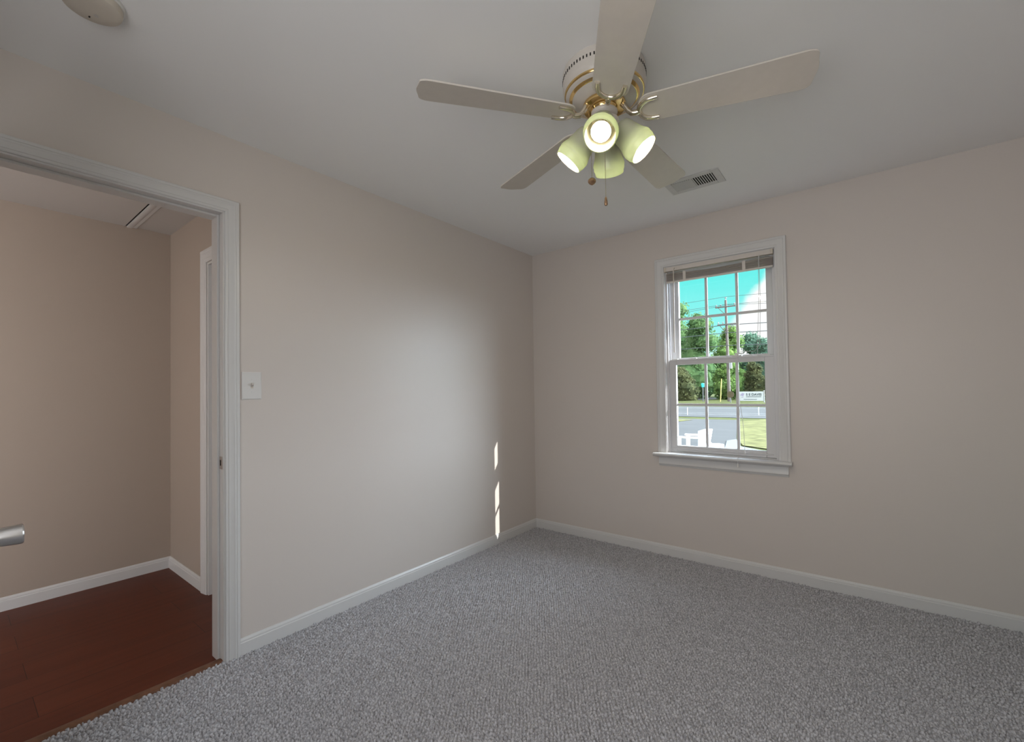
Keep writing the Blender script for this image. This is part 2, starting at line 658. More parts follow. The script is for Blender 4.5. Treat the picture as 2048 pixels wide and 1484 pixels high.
# hall
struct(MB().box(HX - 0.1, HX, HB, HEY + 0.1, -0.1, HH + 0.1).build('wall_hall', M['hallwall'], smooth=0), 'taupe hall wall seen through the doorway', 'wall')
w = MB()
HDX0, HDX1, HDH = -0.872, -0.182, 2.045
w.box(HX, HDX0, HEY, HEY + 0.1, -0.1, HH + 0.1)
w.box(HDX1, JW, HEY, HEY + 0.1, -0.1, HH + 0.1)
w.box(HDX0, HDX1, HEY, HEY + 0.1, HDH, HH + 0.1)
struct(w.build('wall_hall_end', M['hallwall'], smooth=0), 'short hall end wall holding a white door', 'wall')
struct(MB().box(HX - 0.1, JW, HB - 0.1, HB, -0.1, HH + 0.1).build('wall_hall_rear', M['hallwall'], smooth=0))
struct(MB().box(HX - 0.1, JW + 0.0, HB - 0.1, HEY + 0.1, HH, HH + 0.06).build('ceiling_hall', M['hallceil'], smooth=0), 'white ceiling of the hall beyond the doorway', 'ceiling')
struct(MB().box(HX - 0.1, -0.045, HB - 0.1, HEY + 0.1, -0.06, -0.006).build('floor_hall', M['wood'], smooth=0), 'dark cherry wood floor of the hall', 'floor')
w = MB()
w.sweep([(-0.030, -0.006), (0.022, -0.006), (0.018, 0.002), (0.0, 0.006), (-0.022, 0.002)], [(-0.018, DY0, 0), (-0.018, DY1, 0)], [((1, 0, 0), (0, 0, 1))] * 2)
struct(w.build('trim_1', M['strip']), 'brown transition strip between hall wood and carpet', 'threshold')


# carpet: every loop is real relief
def carpet():
    step = 0.0030
    xs = np.arange(0.0, RX + step, step)
    ys = np.arange(RY, 0.0 + step, step)
    X, Y = np.meshgrid(xs, ys)
    az = math.radians(-36)
    ux, uy = math.sin(az), math.cos(az)
    U = X * ux + Y * uy
    V = X * uy - Y * ux
    # slow wobble of the rows
    V = V + 0.0022 * np.sin(U * 19 + 1.3 * np.sin(V * 7)) + 0.0012 * np.sin(U * 57 + V * 31)
    row, L = 0.0135, 0.0175
    i = np.floor(V / row).astype(int)
    fv = V / row - i
    rr = rng.random(4000)
    off = rr[(i % 4000)]
    q = U / L + off + 0.22 * np.sin(i * 2.1 + U * 23)
    j = np.floor(q).astype(int)
    fu = q - j
    hs = (i * 73856093 ^ j * 19349663) & 0xFFFF
    tab = rng.random((3, 65536))
    hh, sk, ln = tab[0][hs], tab[1][hs], tab[2][hs]
    fv2 = fv + (fu - 0.5) * (sk - 0.5) * 1.4 + (ln - 0.5) * 0.22
    a = np.clip(1 - np.abs(2 * fu - 1) ** 3.0, 0, 1)
    b = np.clip(1 - np.abs(2 * fv2 - 1) ** 2.4, 0, 1)
    Z = (0.06 + 0.94 * a ** 0.7) * (b ** 0.6) * (0.0115 + 0.0085 * hh)
    Z = Z - 0.0140
    ny, nx = X.shape
    co = np.empty((ny * nx, 3), dtype=np.float32)
    co[:, 0] = X.ravel()
    co[:, 1] = Y.ravel()
    co[:, 2] = Z.ravel()
    idx = np.arange(ny * nx).reshape(ny, nx)
    fa = np.stack([idx[:-1, :-1], idx[:-1, 1:], idx[1:, 1:], idx[1:, :-1]], -1).reshape(-1, 4).astype(np.int32)
    me = bpy.data.meshes.new('floor')
    me.vertices.add(len(co))
    me.vertices.foreach_set('co', co.ravel())
    me.loops.add(fa.size)
    me.loops.foreach_set('vertex_index', fa.ravel())
    me.polygons.add(len(fa))
    me.polygons.foreach_set('loop_start', np.arange(0, fa.size, 4, dtype=np.int32))
    me.polygons.foreach_set('use_smooth', np.ones(len(fa), dtype=bool))
    me.update(calc_edges=True)
    me.materials.append(M['carpet'])
    o = bpy.data.objects.new('floor', me)
    COL.objects.link(o)
    return struct(o, 'grey loop pile carpet covering the bedroom floor', 'carpet')


carpet()
struct(MB().box(-0.045, RX, RY, 0.0, -0.10, -0.017).build('floor_slab', M['carpet'], smooth=0))

# baseboards: flat face, small step and rounded top bead
BBP = [(0, 0), (0.013, 0), (0.013, 0.057), (0.010, 0.060), (0.0095, 0.068), (0.006, 0.074), (0.004, 0.078), (0, 0.078)]


def baseboard(name, a, b, out, label=None, z=-0.004):
    o = Vector(out)
    a = Vector((*a, z))
    b = Vector((*b, z))
    m = MB().sweep(BBP, [a, b], [(o, (0, 0, 1))] * 2)
    return struct(m.build(name, M['trim'], smooth=25), label, 'baseboard' if label else None)


baseboard('baseboard_left', (0, -2.384), (0, 0), (1, 0, 0), 'white baseboard below the wall with the switch')
baseboard('baseboard_front', (0, 0), (RX, 0), (0, -1, 0), 'white baseboard below the window wall')
baseboard('baseboard_right', (RX, RY), (RX, 0), (-1, 0, 0))
baseboard('baseboard_back', (0, RY), (RX, RY), (0, 1, 0))
baseboard('baseboard_hall', (HX, HB), (HX, HEY), (1, 0, 0), 'white baseboard along the hall wall', -0.006)
baseboard('baseboard_hall_end', (HX, HEY), (-0.952, HEY), (0, -1, 0), 'short white baseboard beside the hall door', -0.006)

# ------------------------------------------------------------------ bedroom doorway
# colonial casing profile: (across from inner edge outwards, proud of wall)
CAS = [(0, 0), (0, 0.008), (0.004, 0.010), (0.010, 0.010), (0.013, 0.0125), (0.030, 0.0145), (0.036, 0.0175), (0.041, 0.0175), (0.0425, 0.016), (0.045, 0.018), (0.054, 0.018), (0.057, 0.015), (0.057, 0)]


def casing_u(mb, x, s, ya, yb, zt, zb, axis='x', width=1.0):
    """casing round an opening: legs at ya (left) and yb (right), head at zt; lies on plane `axis`=x, proud along s"""
    k = 1 / math.sqrt(2)

    def P(y, z):
        return (x, y, z) if axis == 'x' else (y, x, z)

    def D(y, z):
        return (0, y, z) if axis == 'x' else (y, 0, z)
    pr = (s, 0, 0) if axis == 'x' else (0, s, 0)
    prof = [(a * width, b) for a, b in CAS]
    path = [P(ya, zb), P(ya, zt), P(yb, zt), P(yb, zb)]
    mb.sweep(prof, path, [(D(-1, 0), pr), (D(-1, 1), pr), (D(1, 1), pr), (D(1, 0), pr)])
    return mb


door = sroot('door_1', (0, DY0, 0), 'white cased doorway opening onto the hall, its door swung into the room', 'doorway')
casing_u(MB(), 0.0, 1, DY0 + 0.006, DY1 - 0.004 + 0.0, DH - 0.004, -0.004).build('casing', M['trim'], door, smooth=25)
casing_u(MB(), JW, -1, DY0 + 0.006, DY1 - 0.004, DH - 0.004, -0.006).build('casing', M['trim'], door, smooth=25)
jm = MB()
jm.box(JW - 0.001, 0.003, DY1 - 0.012, DY1 + 0.001, -0.006, DH)
jm.box(JW - 0.001, 0.003, DY0 - 0.001, DY0 + 0.012, -0.006, DH)
jm.box(JW - 0.001, 0.003, DY0 + 0.012, DY1 - 0.012, DH - 0.012, DH + 0.001)
jm.build('jamb', M['trim'], door, bevel=0.0012)
st = MB()
st.box(-0.108, -0.040, DY1 - 0.022, DY1 - 0.012, -0.006, DH - 0.012)
st.box(-0.108, -0.040, DY0 + 0.012, DY0 + 0.022, -0.006, DH - 0.012)
st.box(-0.108, -0.040, DY0 + 0.022, DY1 - 0.022, DH - 0.022, DH - 0.012)
st.build('door_stop', M['trim'], door, bevel=0.0015)
sp = MB()
z0 = 0.907
sp.box(-0.036, -0.006, DY1 - 0.0142, DY1 - 0.0118, z0 - 0.029, z0 + 0.029)
o = sp.build('strike_plate', M['strike'], door, bevel=0.0008)
o['label'] = 'dull metal strike plate'
MB().box(-0.029, -0.017, DY1 - 0.0148, DY1 - 0.0135, z0 - 0.013, z0 + 0.013).build('latch_hole_shade', M['dark'], o, smooth=0)  # dark plate in place of a hole, shade given by its colour
# the door leaf, opened square into the room
leaf = MB()
LY0, LY1 = -3.205, -3.170
leaf.box(0.022, 0.782, LY0, LY1, 0.008, 2.045)
for (pz0, pz1) in ((0.22, 0.80), (1.0, 1.55), (1.66, 1.93)):
    for (px0, px1) in ((0.13, 0.37), (0.44, 0.68)):
        for yy, s in ((LY1, 1), (LY0, -1)):
            leaf.box(px0, px1, min(yy, yy + s * 0.004), max(yy, yy + s * 0.004), pz0, pz1)
            leaf.box(px0 + 0.03, px1 - 0.03, min(yy, yy + s * 0.007), max(yy, yy + s * 0.007), pz0 + 0.03, pz1 - 0.03)
lf = leaf.build('door_leaf', M['trim'], door, bevel=0.002)
for s, yy in ((1, LY1), (-1, LY0)):
    k = MB().lathe((0.722, yy, 0.893), (0, s, 0), [(0, 0.032), (0.006, 0.032), (0.009, 0.024), (0.012, 0.0205), (0.020, 0.0215), (0.034, 0.0228), (0.050, 0.0238), (0.058, 0.0238), (0.0605, 0.0222), (0.0615, 0.019), (0.0618, 0.0)], 32)
    kn = k.build('door_knob', M['nickel'], lf, smooth=30)
    kn['label'] = 'satin nickel door knob'

# ------------------------------------------------------------------ hall door, hatch trim, lamp
d2 = sroot('door_2', (HDX0, HEY, 0), 'white door in the hall end wall, mostly hidden by the doorway', 'door')
casing_u(MB(), HEY, -1, HDX0 - 0.005, HDX1 + 0.005, HDH + 0.005, -0.006, 'y', 1.35).build('casing', M['trim'], d2, smooth=25)
jm = MB()
jm.box(HDX0 - 0.001, HDX0 + 0.012, HEY - 0.003, HEY + 0.1, -0.006, HDH)
jm.box(HDX1 - 0.012, HDX1 + 0.001, HEY - 0.003, HEY + 0.1, -0.006, HDH)
jm.box(HDX0 + 0.012, HDX1 - 0.012, HEY - 0.003, HEY + 0.1, HDH - 0.012, HDH + 0.001)
jm.build('jamb', M['trim'], d2, bevel=0.001)
lf2 = MB()
lf2.box(HDX0 + 0.014, HDX1 - 0.014, HEY + 0.03, HEY + 0.065, 0.004, HDH - 0.014)
for (pz0, pz1) in ((0.22, 0.80), (1.0, 1.9)):
    for (px0, px1) in ((HDX0 + 0.11, HDX0 + 0.32), (HDX0 + 0.39, HDX0 + 0.60)):
        lf2.box(px0, px1, HEY + 0.026, HEY + 0.03, pz0, pz1)
lf2.build('door_leaf', M['trim'], d2, bevel=0.002)

hz = HH
hm = MB()
hm.sweep([(0, 0), (0, -0.010), (0.006, -0.012), (0.026, -0.010), (0.034, -0.006), (0.050, -0.006), (0.056, -0.003), (0.056, 0)],
         [(HX, -2.477, hz), (-0.66, -2.477, hz)], [((0, 1, 0), (0, 0, 1))] * 2)
hm.sweep([(0, 0), (0, -0.010), (0.006, -0.012), (0.026, -0.010), (0.034, -0.006), (0.050, -0.006), (0.056, -0.003), (0.056, 0)],
         [(-0.66, -3.60, hz), (-0.66, -2.43, hz)], [((1, 0, 0), (0, 0, 1))] * 2)
hat = sroot('trim_2', (-1.1, -3.0, HH), 'white attic hatch panel and its trim in the hall ceiling', 'hatch')
hm.build('hatch_trim', M['trim'], hat, smooth=25)
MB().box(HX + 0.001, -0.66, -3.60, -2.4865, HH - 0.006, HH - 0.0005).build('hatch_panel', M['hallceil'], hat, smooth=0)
MB().box(HX + 0.001, -0.66, -2.4865, -2.477, HH - 0.001, HH - 0.0002).build('gap_shade', M['dark'], hat, smooth=0)  # dark strip painting the shade of the joint beside the panel

hl = thing('ceiling_light', 'frosted dome lamp on the hall ceiling, off to the left', 'lamp', (-0.85, -4.25, HH))
MB().lathe((-0.85, -4.25, HH), (0, 0, -1), [(0, 0.13), (0.02, 0.13), (0.025, 0.12)], 32, True, True).build('base', M['brass'], hl)
MB().lathe((-0.85, -4.25, HH - 0.025), (0, 0, -1), [(0, 0.118), (0.03, 0.108), (0.06, 0.08), (0.08, 0.04), (0.086, 0.0)], 32).build('dome', emit('lit hall dome', (1.0, 0.50, 0.20), HALL_POWER), hl)

# ------------------------------------------------------------------ window
win = sroot('window_1', (1.567, 0, 0.75), 'white double hung window with three by two panes in each sash', 'window')
m = MB()
k = 1.12
casing_u(m, 0.0, -1, WX0, WX1, WZ1, 0.751, 'y', k)
m.build('casing', M['trim'], win, smooth=25)
m = MB()
m.sweep([(0.03, 0), (-0.055, 0), (-0.062, -0.004), (-0.066, -0.012), (-0.062, -0.020), (-0.055, -0.024), (-0.052, -0.025), (0.03, -0.025)], [(1.118, 0, 0.751), (2.002, 0, 0.751)], [((0, 1, 0), (0, 0, 1))] * 2)
m.build('stool', M['trim'], win, smooth=35)
m = MB()
m.sweep([(0, 0), (-0.016, 0), (-0.018, -0.006), (-0.015, -0.012), (-0.0145, -0.042), (-0.018, -0.050), (-0.018, -0.058), (-0.012, -0.062), (-0.010, -0.067), (-0.006, -0.074), (0, -0.074)], [(1.147, 0, 0.726), (1.979, 0, 0.726)], [((0, 1, 0), (0, 0, 1))] * 2)
m.build('apron', M['trim'], win, smooth=25)
# jamb liners with sash tracks
m = MB()
for xe, s in ((WX0, 1), (WX1, -1)):
    def bx(a, b, y0, y1):
        xa, xb = sorted((xe + s * a, xe + s * b))
        m.box(xa, xb, y0, y1, WZ0, WZ1)
    bx(-0.001, 0.006, -0.001, 0.15)
    bx(0.006, 0.020, 0.014, 0.026)
    bx(0.006, 0.014, 0.066, 0.078)
    bx(0.006, 0.020, 0.120, 0.134)
m.box(WX0, WX1, -0.001, 0.15, WZ1 - 0.006, WZ1 + 0.001)
m.box(WX0 + 0.006, WX1 - 0.006, 0.014, 0.026, WZ1 - 0.02, WZ1 - 0.006)
m.box(WX0 + 0.006, WX1 - 0.006, 0.0, 0.15, WZ0, 0.752)
m.box(WX0 + 0.006, WX1 - 0.006, 0.026, 0.15, 0.752, 0.758)
m.build('window_frame', M['vinyl'], win, bevel=0.001)


def sash(name, y0, y1, gx0, gx1, gz0, gz1, x0, x1, z0, z1, mx, mz, ledge):
    m = MB()
    m.box(x0, gx0, y0, y1, z0, z1)
    m.box(gx1, x1, y0, y1, z0, z1)
    m.box(gx0, gx1, y0, y1, z0, gz0)
    m.box(gx0, gx1, y0, y1, gz1, z1)
    if ledge:
        m.box(x0 + 0.002, x1 - 0.002, y0 - 0.006, y0 + 0.01, z1 - 0.012, z1)
        m.box(x0 + 0.02, x1 - 0.02, y0 - 0.008, y0 + 0.004, z0 + 0.018, z0 + 0.026)
    s = m.build(name, M['vinyl'], win, bevel=0.0025)
    yc = (y0 + y1) / 2
    g = MB()
    for x in mx:
        g.box(x - 0.009, x + 0.009, yc - 0.006, yc + 0.006, gz0, gz1)
    xs = [gx0] + list(mx) + [gx1]
    for a, b in zip(xs[:-1], xs[1:]):
        g.box(a + (0.009 if a != gx0 else 0), b - (0.009 if b != gx1 else 0), yc - 0.006, yc + 0.006, mz - 0.009, mz + 0.009)
    g.build('muntins', M['vinyl'], s, bevel=0.0015)
    MB().quad((gx0, yc + 0.007, gz0), (gx1, yc + 0.007, gz0), (gx1, yc + 0.007, gz1), (gx0, yc + 0.007, gz1)).build('glass_pane', M['glass'], s, smooth=0)
    return s


lo = sash('lower_sash', 0.030, 0.060, 1.272, 1.852, 0.803, 1.392, 1.222, 1.912, 0.760, 1.432, (1.478, 1.682), 1.101, True)
us = sash('upper_sash', 0.086, 0.116, 1.283, 1.862, 1.446, 2.045, 1.222, 1.912, 1.400, 2.108, (1.477, 1.681), 1.735, False)
lk = MB()
lk.box(1.655, 1.715, 0.028, 0.058, 1.432, 1.440)
lk.cyl((1.685, 0.044, 1.440), (1.685, 0.044, 1.452), 0.012)
lk.box(1.668, 1.730, 0.036, 0.050, 1.448, 1.455)
lk.build('sash_lock', M['plasticw'], lo, bevel=0.001)
for x in (1.262, 1.395, 1.760, 1.862):
    MB().box(x - 0.022, x + 0.022, 0.034, 0.056, 1.432, 1.438).build('tilt_latch', M['plasticw'], lo, bevel=0.001)

# ------------------------------------------------------------------ blind, pulled right up
bl = thing('window_blind', 'raised taupe slat blind gathered under the window head', 'blind', (1.567, 0.0, 2.08))
m = MB()
HZ0, HZ1 = 2.079, 2.109
m.box(1.226, 1.910, -0.013, -0.011, HZ0, HZ1)
m.box(1.226, 1.910, 0.010, 0.012, HZ0, HZ1)
m.box(1.226, 1.910, -0.011, 0.010, HZ0, HZ0 + 0.002)
m.build('headrail', M['blindl'], bl)
for x in (1.213, 1.908):
    MB().box(x, x + 0.014, -0.017, 0.013, HZ0 - 0.002, HZ1 + 0.001).build('end_bracket', M['plastic'], bl, bevel=0.0015)
# stacked slats, the front ones bowing down in the middle
m = MB()
ns = 20
for i in range(ns):
    z = 2.008 + (2.056 - 2.008) * i / (ns - 1)
    sag = 0.0
    pts = []
    for kx in range(17):
        f = kx / 16
        x = 1.2265 + 0.6925 * f
        dz = 0.0012 * math.sin(9 * f + i * 1.7) - (0.008 * (i / ns) ** 3) * math.sin(PI * f) ** 2
        pts.append((x, z + dz))
    for (xa, za), (xb, zb) in zip(pts[:-1], pts[1:]):
        for ya, yb, ha, hb in ((-0.014, -0.002, 0.0, 0.0016), (-0.002, 0.012, 0.0016, 0.0)):
            m.add([(xa, ya, za + ha), (xb, ya, zb + ha), (xb, yb, zb + hb), (xa, yb, za + hb),
                   (xa, ya, za + ha - 0.0009), (xb, ya, zb + ha - 0.0009), (xb, yb, zb + hb - 0.0009), (xa, yb, za + hb - 0.0009)],
                  [(0, 1, 2, 3), (7, 6, 5, 4), (0, 4, 5, 1), (1, 5, 6, 2), (2, 6, 7, 3), (3, 7, 4, 0)])
m.build('slats', M['blind'], bl, smooth=20)
# loose slats hanging between rail and stack
m = MB()
for (za, zs, tilt) in ((2.073, 0.006, 0.004), (2.064, 0.018, 0.006)):
    for kx in range(16):
        f, g = kx / 16, (kx + 1) / 16
        xa, xb = 1.2265 + 0.6925 * f, 1.2265 + 0.6925 * g
        a = za - zs * math.sin(PI * f) ** 2
        b = za - zs * math.sin(PI * g) ** 2
        m.add([(xa, -0.0155, a - tilt), (xb, -0.0155, b - tilt), (xb, 0.010, b + tilt), (xa, 0.010, a + tilt),
               (xa, -0.0155, a - tilt - 0.001), (xb, -0.0155, b - tilt - 0.001), (xb, 0.010, b + tilt - 0.001), (xa, 0.010, a + tilt - 0.001)],
              [(0, 1, 2, 3), (7, 6, 5, 4), (0, 4, 5, 1), (1, 5, 6, 2), (2, 6, 7, 3), (3, 7, 4, 0)])
m.build('hanging_slats', M['blindl'], bl, smooth=20)
MB().box(1.2265, 1.919, -0.013, 0.011, 1.994, 2.005).build('bottom_rail', M['blindl'], bl, bevel=0.002)
for x in (1.36, 1.75):
    MB().box(x - 0.010, x + 0.010, -0.0165, -0.0155, 1.996, 2.062).build('ladder_tape', M['blindl'], bl, smooth=0)
m = MB()
m.tube([(1.292, -0.018, 2.095), (1.292, -0.034, 2.088), (1.290, -0.036, 2.070)], 0.003, 6)
m.cyl((1.290, -0.036, 2.074), (1.286, -0.036, 1.480), 0.0042, 6)
w_ = m.build('tilt_wand', M['plastic'], bl)
for pts, name in (
    ([(1.838, -0.016, 2.085), (1.838, -0.022, 2.0), (1.836, -0.018, 1.80), (1.826, -0.014, 1.62), (1.820, -0.012, 1.50), (1.818, -0.008, 1.42), (1.79, -0.006, 1.405), (1.72, 0.0, 1.415), (1.697, 0.0, 1.405), (1.700, -0.010, 1.30), (1.702, -0.014, 1.05), (1.700, -0.016, 0.88), (1.697, -0.064, 0.765), (1.697, -0.070, 0.715)], 'a'),
    ([(1.842, -0.016, 2.085), (1.842, -0.021, 2.0), (1.844, -0.018, 1.80), (1.838, -0.014, 1.60), (1.833, -0.012, 1.50), (1.80, 0.0, 1.458), (1.72, 0.006, 1.462), (1.690, 0.0, 1.452), (1.703, -0.010, 1.30), (1.706, -0.014, 1.12), (1.722, -0.014, 1.0), (1.728, -0.016, 0.90), (1.730, -0.018, 0.800)], 'b')):
    c = MB().tube(pts, 0.0014, 6).build('lift_cord', M['cord'], bl)
    e = Vector(pts[-1])
    MB().lathe(e + Vector((0, 0, 0.006)), (0, 0, -1), [(0, 0.002), (0.004, 0.0045), (0.024, 0.0065), (0.026, 0.004)], 10, True, True).build('tassel', M['plasticw'], c)

# ------------------------------------------------------------------ light switch
sw = thing('light_switch', 'white single toggle switch plate on the wall right of the doorway', 'light switch', (0, -2.324, 1.265))
m = MB()
m.lathe((0, 0, 0), (1, 0, 0), [(0, 1)], 4)
m = MB()
ya, yb, za, zb = -2.367, -2.281, 1.199, 1.331
vs = [(0, ya, za), (0, yb, za), (0, yb, zb), (0, ya, zb), (0.0035, ya, za), (0.0035, yb, za), (0.0035, yb, zb), (0.0035, ya, zb)]
d = 0.004
vs += [(0.0062, ya + d, za + d), (0.0062, yb - d, za + d), (0.0062, yb - d, zb - d), (0.0062, ya + d, zb - d)]
m.add(vs, [(3, 2, 1, 0), (0, 1, 5, 4), (1, 2, 6, 5), (2, 3, 7, 6), (3, 0, 4, 7), (4, 5, 9, 8), (5, 6, 10, 9), (6, 7, 11, 10), (7, 4, 8, 11), (8, 9, 10, 11)])
m.build('wall_plate', M['plasticw'], sw, smooth=15)
yc, zc = -2.324, 1.265
MB().box(0.0060, 0.0068, yc - 0.0055, yc + 0.0055, zc - 0.013, zc + 0.013).build('toggle_slot', M['plastic'], sw, smooth=0)
m = MB()
m.add([(0.006, yc - 0.005, zc - 0.006), (0.006, yc + 0.005, zc - 0.006), (0.006, yc + 0.005, zc + 0.010), (0.006, yc - 0.005, zc + 0.010),
       (0.018, yc - 0.0038, zc + 0.004), (0.018, yc + 0.0038, zc + 0.004), (0.016, yc + 0.0038, zc + 0.013), (0.016, yc - 0.0038, zc + 0.013)],
      [(3, 2, 1, 0), (0, 1, 5, 4), (1, 2, 6, 5), (2, 3, 7, 6), (3, 0, 4, 7), (4, 5, 6, 7)])
m.build('toggle', M['toggle'], sw, bevel=0.0008)
for z in (zc - 0.030, zc + 0.030):
    MB().lathe((0.0060, yc, z), (1, 0, 0), [(0, 0.003), (0.0008, 0.0028), (0.0012, 0.0)], 10).build('screw', M['plasticw'], sw)

# ------------------------------------------------------------------ ceiling register
vt = thing('ceiling_vent', 'white louvred air vent on the ceiling behind the fan', 'vent', (1.60, -0.553, H))
VX0, VX1, VY0, VY1 = 1.440, 1.750, -0.648, -0.455
m = MB()
zt, zl = H, H - 0.006
ox0, ox1, oy0, oy1 = VX0 + 0.038, VX1 - 0.038, VY0 + 0.036, VY1 - 0.036
for (a0, a1, b0, b1) in ((VX0, ox0, VY0, VY1), (ox1, VX1, VY0, VY1), (ox0, ox1, VY0, oy0), (ox0, ox1, oy1, VY1)):
    m.box(a0, a1, b0, b1, zl, zt - 0.0003)
xm = (ox0 + ox1) / 2 - 0.003
m.box(xm - 0.004, xm + 0.004, oy0, oy1, zl - 0.001, zt - 0.001)
m.build('vent_frame', M['trim'], vt, bevel=0.002)
m = MB()
m.box(ox0, ox1, oy0, oy1, H - 0.0012, H - 0.0004)
m.build('duct_shade', M['dark'], vt, smooth=0)  # dark sheet standing in for the shade inside the duct
m = MB()
n = 9
for side, (a, b) in ((-1, (ox0, xm - 0.004)), (1, (xm + 0.004, ox1))):
    p = (b - a) / n
    for i in range(n + 1):
        x = a + p * i
        if side > 0:
            if i == n:
                continue
            xa, xb, t_ = x + 0.003, x + 0.0005, 0.0058
        else:
            if i == n:
                continue
            xa, xb, t_ = x + 0.0012, x + p * 0.93, 0.001
        y0_, y1_ = oy0 + (0.0 if side > 0 else 0.006), oy1
        m.add([(xa, y0_, zl), (xa, y1_, zl), (xb, y1_, H - 0.0016), (xb, y0_, H - 0.0016), (xa + t_, y0_, zl), (xa + t_, y1_, zl), (xb + t_, y1_, H - 0.0016), (xb + t_, y0_, H - 0.0016)],
              [(0, 1, 2, 3), (7, 6, 5, 4), (0, 4, 5, 1), (2, 6, 7, 3), (0, 3, 7, 4), (1, 5, 6, 2)])
m.build('louvres', M['trim'], vt, smooth=0)
for x in (VX0 + 0.016, VX1 - 0.016):
    MB().lathe((x, (VY0 + VY1) / 2, zl), (0, 0, -1), [(0, 0.005), (0.0012, 0.004), (0.0016, 0.0)], 10).build('screw', M['nickel'], vt)

# ------------------------------------------------------------------ smoke detector
sx, sy = 0.516, -2.962
sd = thing('smoke_detector', 'round yellowed smoke detector on the ceiling above the doorway', 'smoke detector', (sx, sy, H))
MB().lathe((sx, sy, H), (0, 0, -1), [(0, 0.076), (0.008, 0.076), (0.012, 0.073)], 48, True, True).build('mounting_base', M['plasticw'], sd)
MB().lathe((sx, sy, H - 0.012), (0, 0, -1), [(0, 0.071), (0.014, 0.0705), (0.020, 0.068), (0.0235, 0.062), (0.0245, 0.03), (0.0245, 0.0)], 48).build('cover', M['plastic'], sd, smooth=35)
m = MB()
m.lathe((sx - 0.02, sy + 0.012, H - 0.0363), (0, 0, -1), [(0, 0.006), (0.0012, 0.006), (0.0015, 0.0)], 12)
m.build('test_button', M['toggle'], sd)
MB().box(sx - 0.044, sx - 0.037, sy - 0.002, sy + 0.002, H - 0.0372, H - 0.0362).build('indicator', M['dark'], sd, smooth=0)

# ------------------------------------------------------------------ ceiling fan
FX, FY = 1.597, -1.703
BZ = 2.262
fan = thing('ceiling_fan', 'white five blade ceiling fan with brass bands and four lit spotlights', 'ceiling fan', (FX, FY, H))
FC = Vector((FX, FY, 0))


def fz(z):
    return (FX, FY, z)


hs = MB().lathe(fz(H), (0, 0, -1), [(0, 0.150), (0.006, 0.156), (0.064, 0.157), (0.078, 0.1545), (0.085, 0.149), (0.094, 0.146), (0.098, 0.140), (0.102, 0.130), (0.109, 0.121), (0.112, 0.112), (0.118, 0.102), (0.124, 0.088), (0.127, 0.076), (0.128, 0.050)], 64, False, True).build('motor_housing', M['fan'], fan, smooth=40)
m = MB()
for i in range(72):
    t = 2 * PI * i / 72
    c = Vector((math.cos(t), math.sin(t), 0))
    q = Vector((-math.sin(t), math.cos(t), 0))
    p = Vector(fz(H - 0.036)) + c * 0.1562
    vs = []
    for a in (-0.0022, 0.0022):
        for b in (-0.0052, 0.0052):
            for dd in (0.0, 0.0016):
                vs.append(p + q * a + Vector((0, 0, b)) + c * dd)
    m.add(vs, [(0, 1, 3, 2), (4, 6, 7, 5), (0, 4, 5, 1), (2, 3, 7, 6), (0, 2, 6, 4), (1, 5, 7, 3)])
m.build('vent_hole_shade', M['dark'], hs, smooth=0)  # raised dark slots, painted with the shade that real holes would have
for (d0, r0, d1, r1) in ((0.0845, 0.1500, 0.0935, 0.1475), (0.1015, 0.1315, 0.1085, 0.1225)):
    MB().lathe(fz(H - d0), (0, 0, -1), [(0, r0 - 0.002), (0.0005, r0 + 0.001), ((d1 - d0) / 2, (r0 + r1) / 2 + 0.0025), (d1 - d0, r1 + 0.001), (d1 - d0 + 0.0005, r1 - 0.003)], 64).build('brass_band', M['brass'], hs, smooth=50)
# flywheel to which the blade irons bolt
MB().lathe(fz(H - 0.126), (0, 0, -1), [(0, 0.060), (0.002, 0.080), (0.010, 0.082), (0.016, 0.080), (0.018, 0.070), (0.020, 0.052), (0.030, 0.050), (0.034, 0.046)], 48, True, True).build('flywheel', M['brass'], fan, smooth=40)
MB().lathe(fz(H - 0.150), (0, 0, -1), [(0, 0.049), (0.010, 0.050), (0.016, 0.048), (0.022, 0.040), (0.026, 0.030)], 40, True, True).build('lower_plate', M['fan'], fan, smooth=40)
MB().lathe(fz(H - 0.170), (0, 0, -1), [(0, 0.022), (0.03, 0.022)], 24).build('stem', M['brass'], fan)
# switch housing and light fitter
MB().lathe(fz(H - 0.182), (0, 0, -1), [(0, 0.020), (0.003, 0.046), (0.008, 0.053), (0.012, 0.055), (0.026, 0.055), (0.032, 0.052), (0.034, 0.044)], 40, True, True).build('switch_housing', M['fan'], fan, smooth=40)
MB().lathe(fz(H - 0.214), (0, 0, -1), [(0, 0.044), (0.006, 0.050), (0.030, 0.050), (0.040, 0.042), (0.046, 0.026), (0.050, 0.010), (0.056, 0.006), (0.058, 0.0)], 40).build('light_fitter', M['fan'], fan, smooth=40)

PITCH = -0.197
R0, RT = 0.126, 0.700
A0 = 0.281


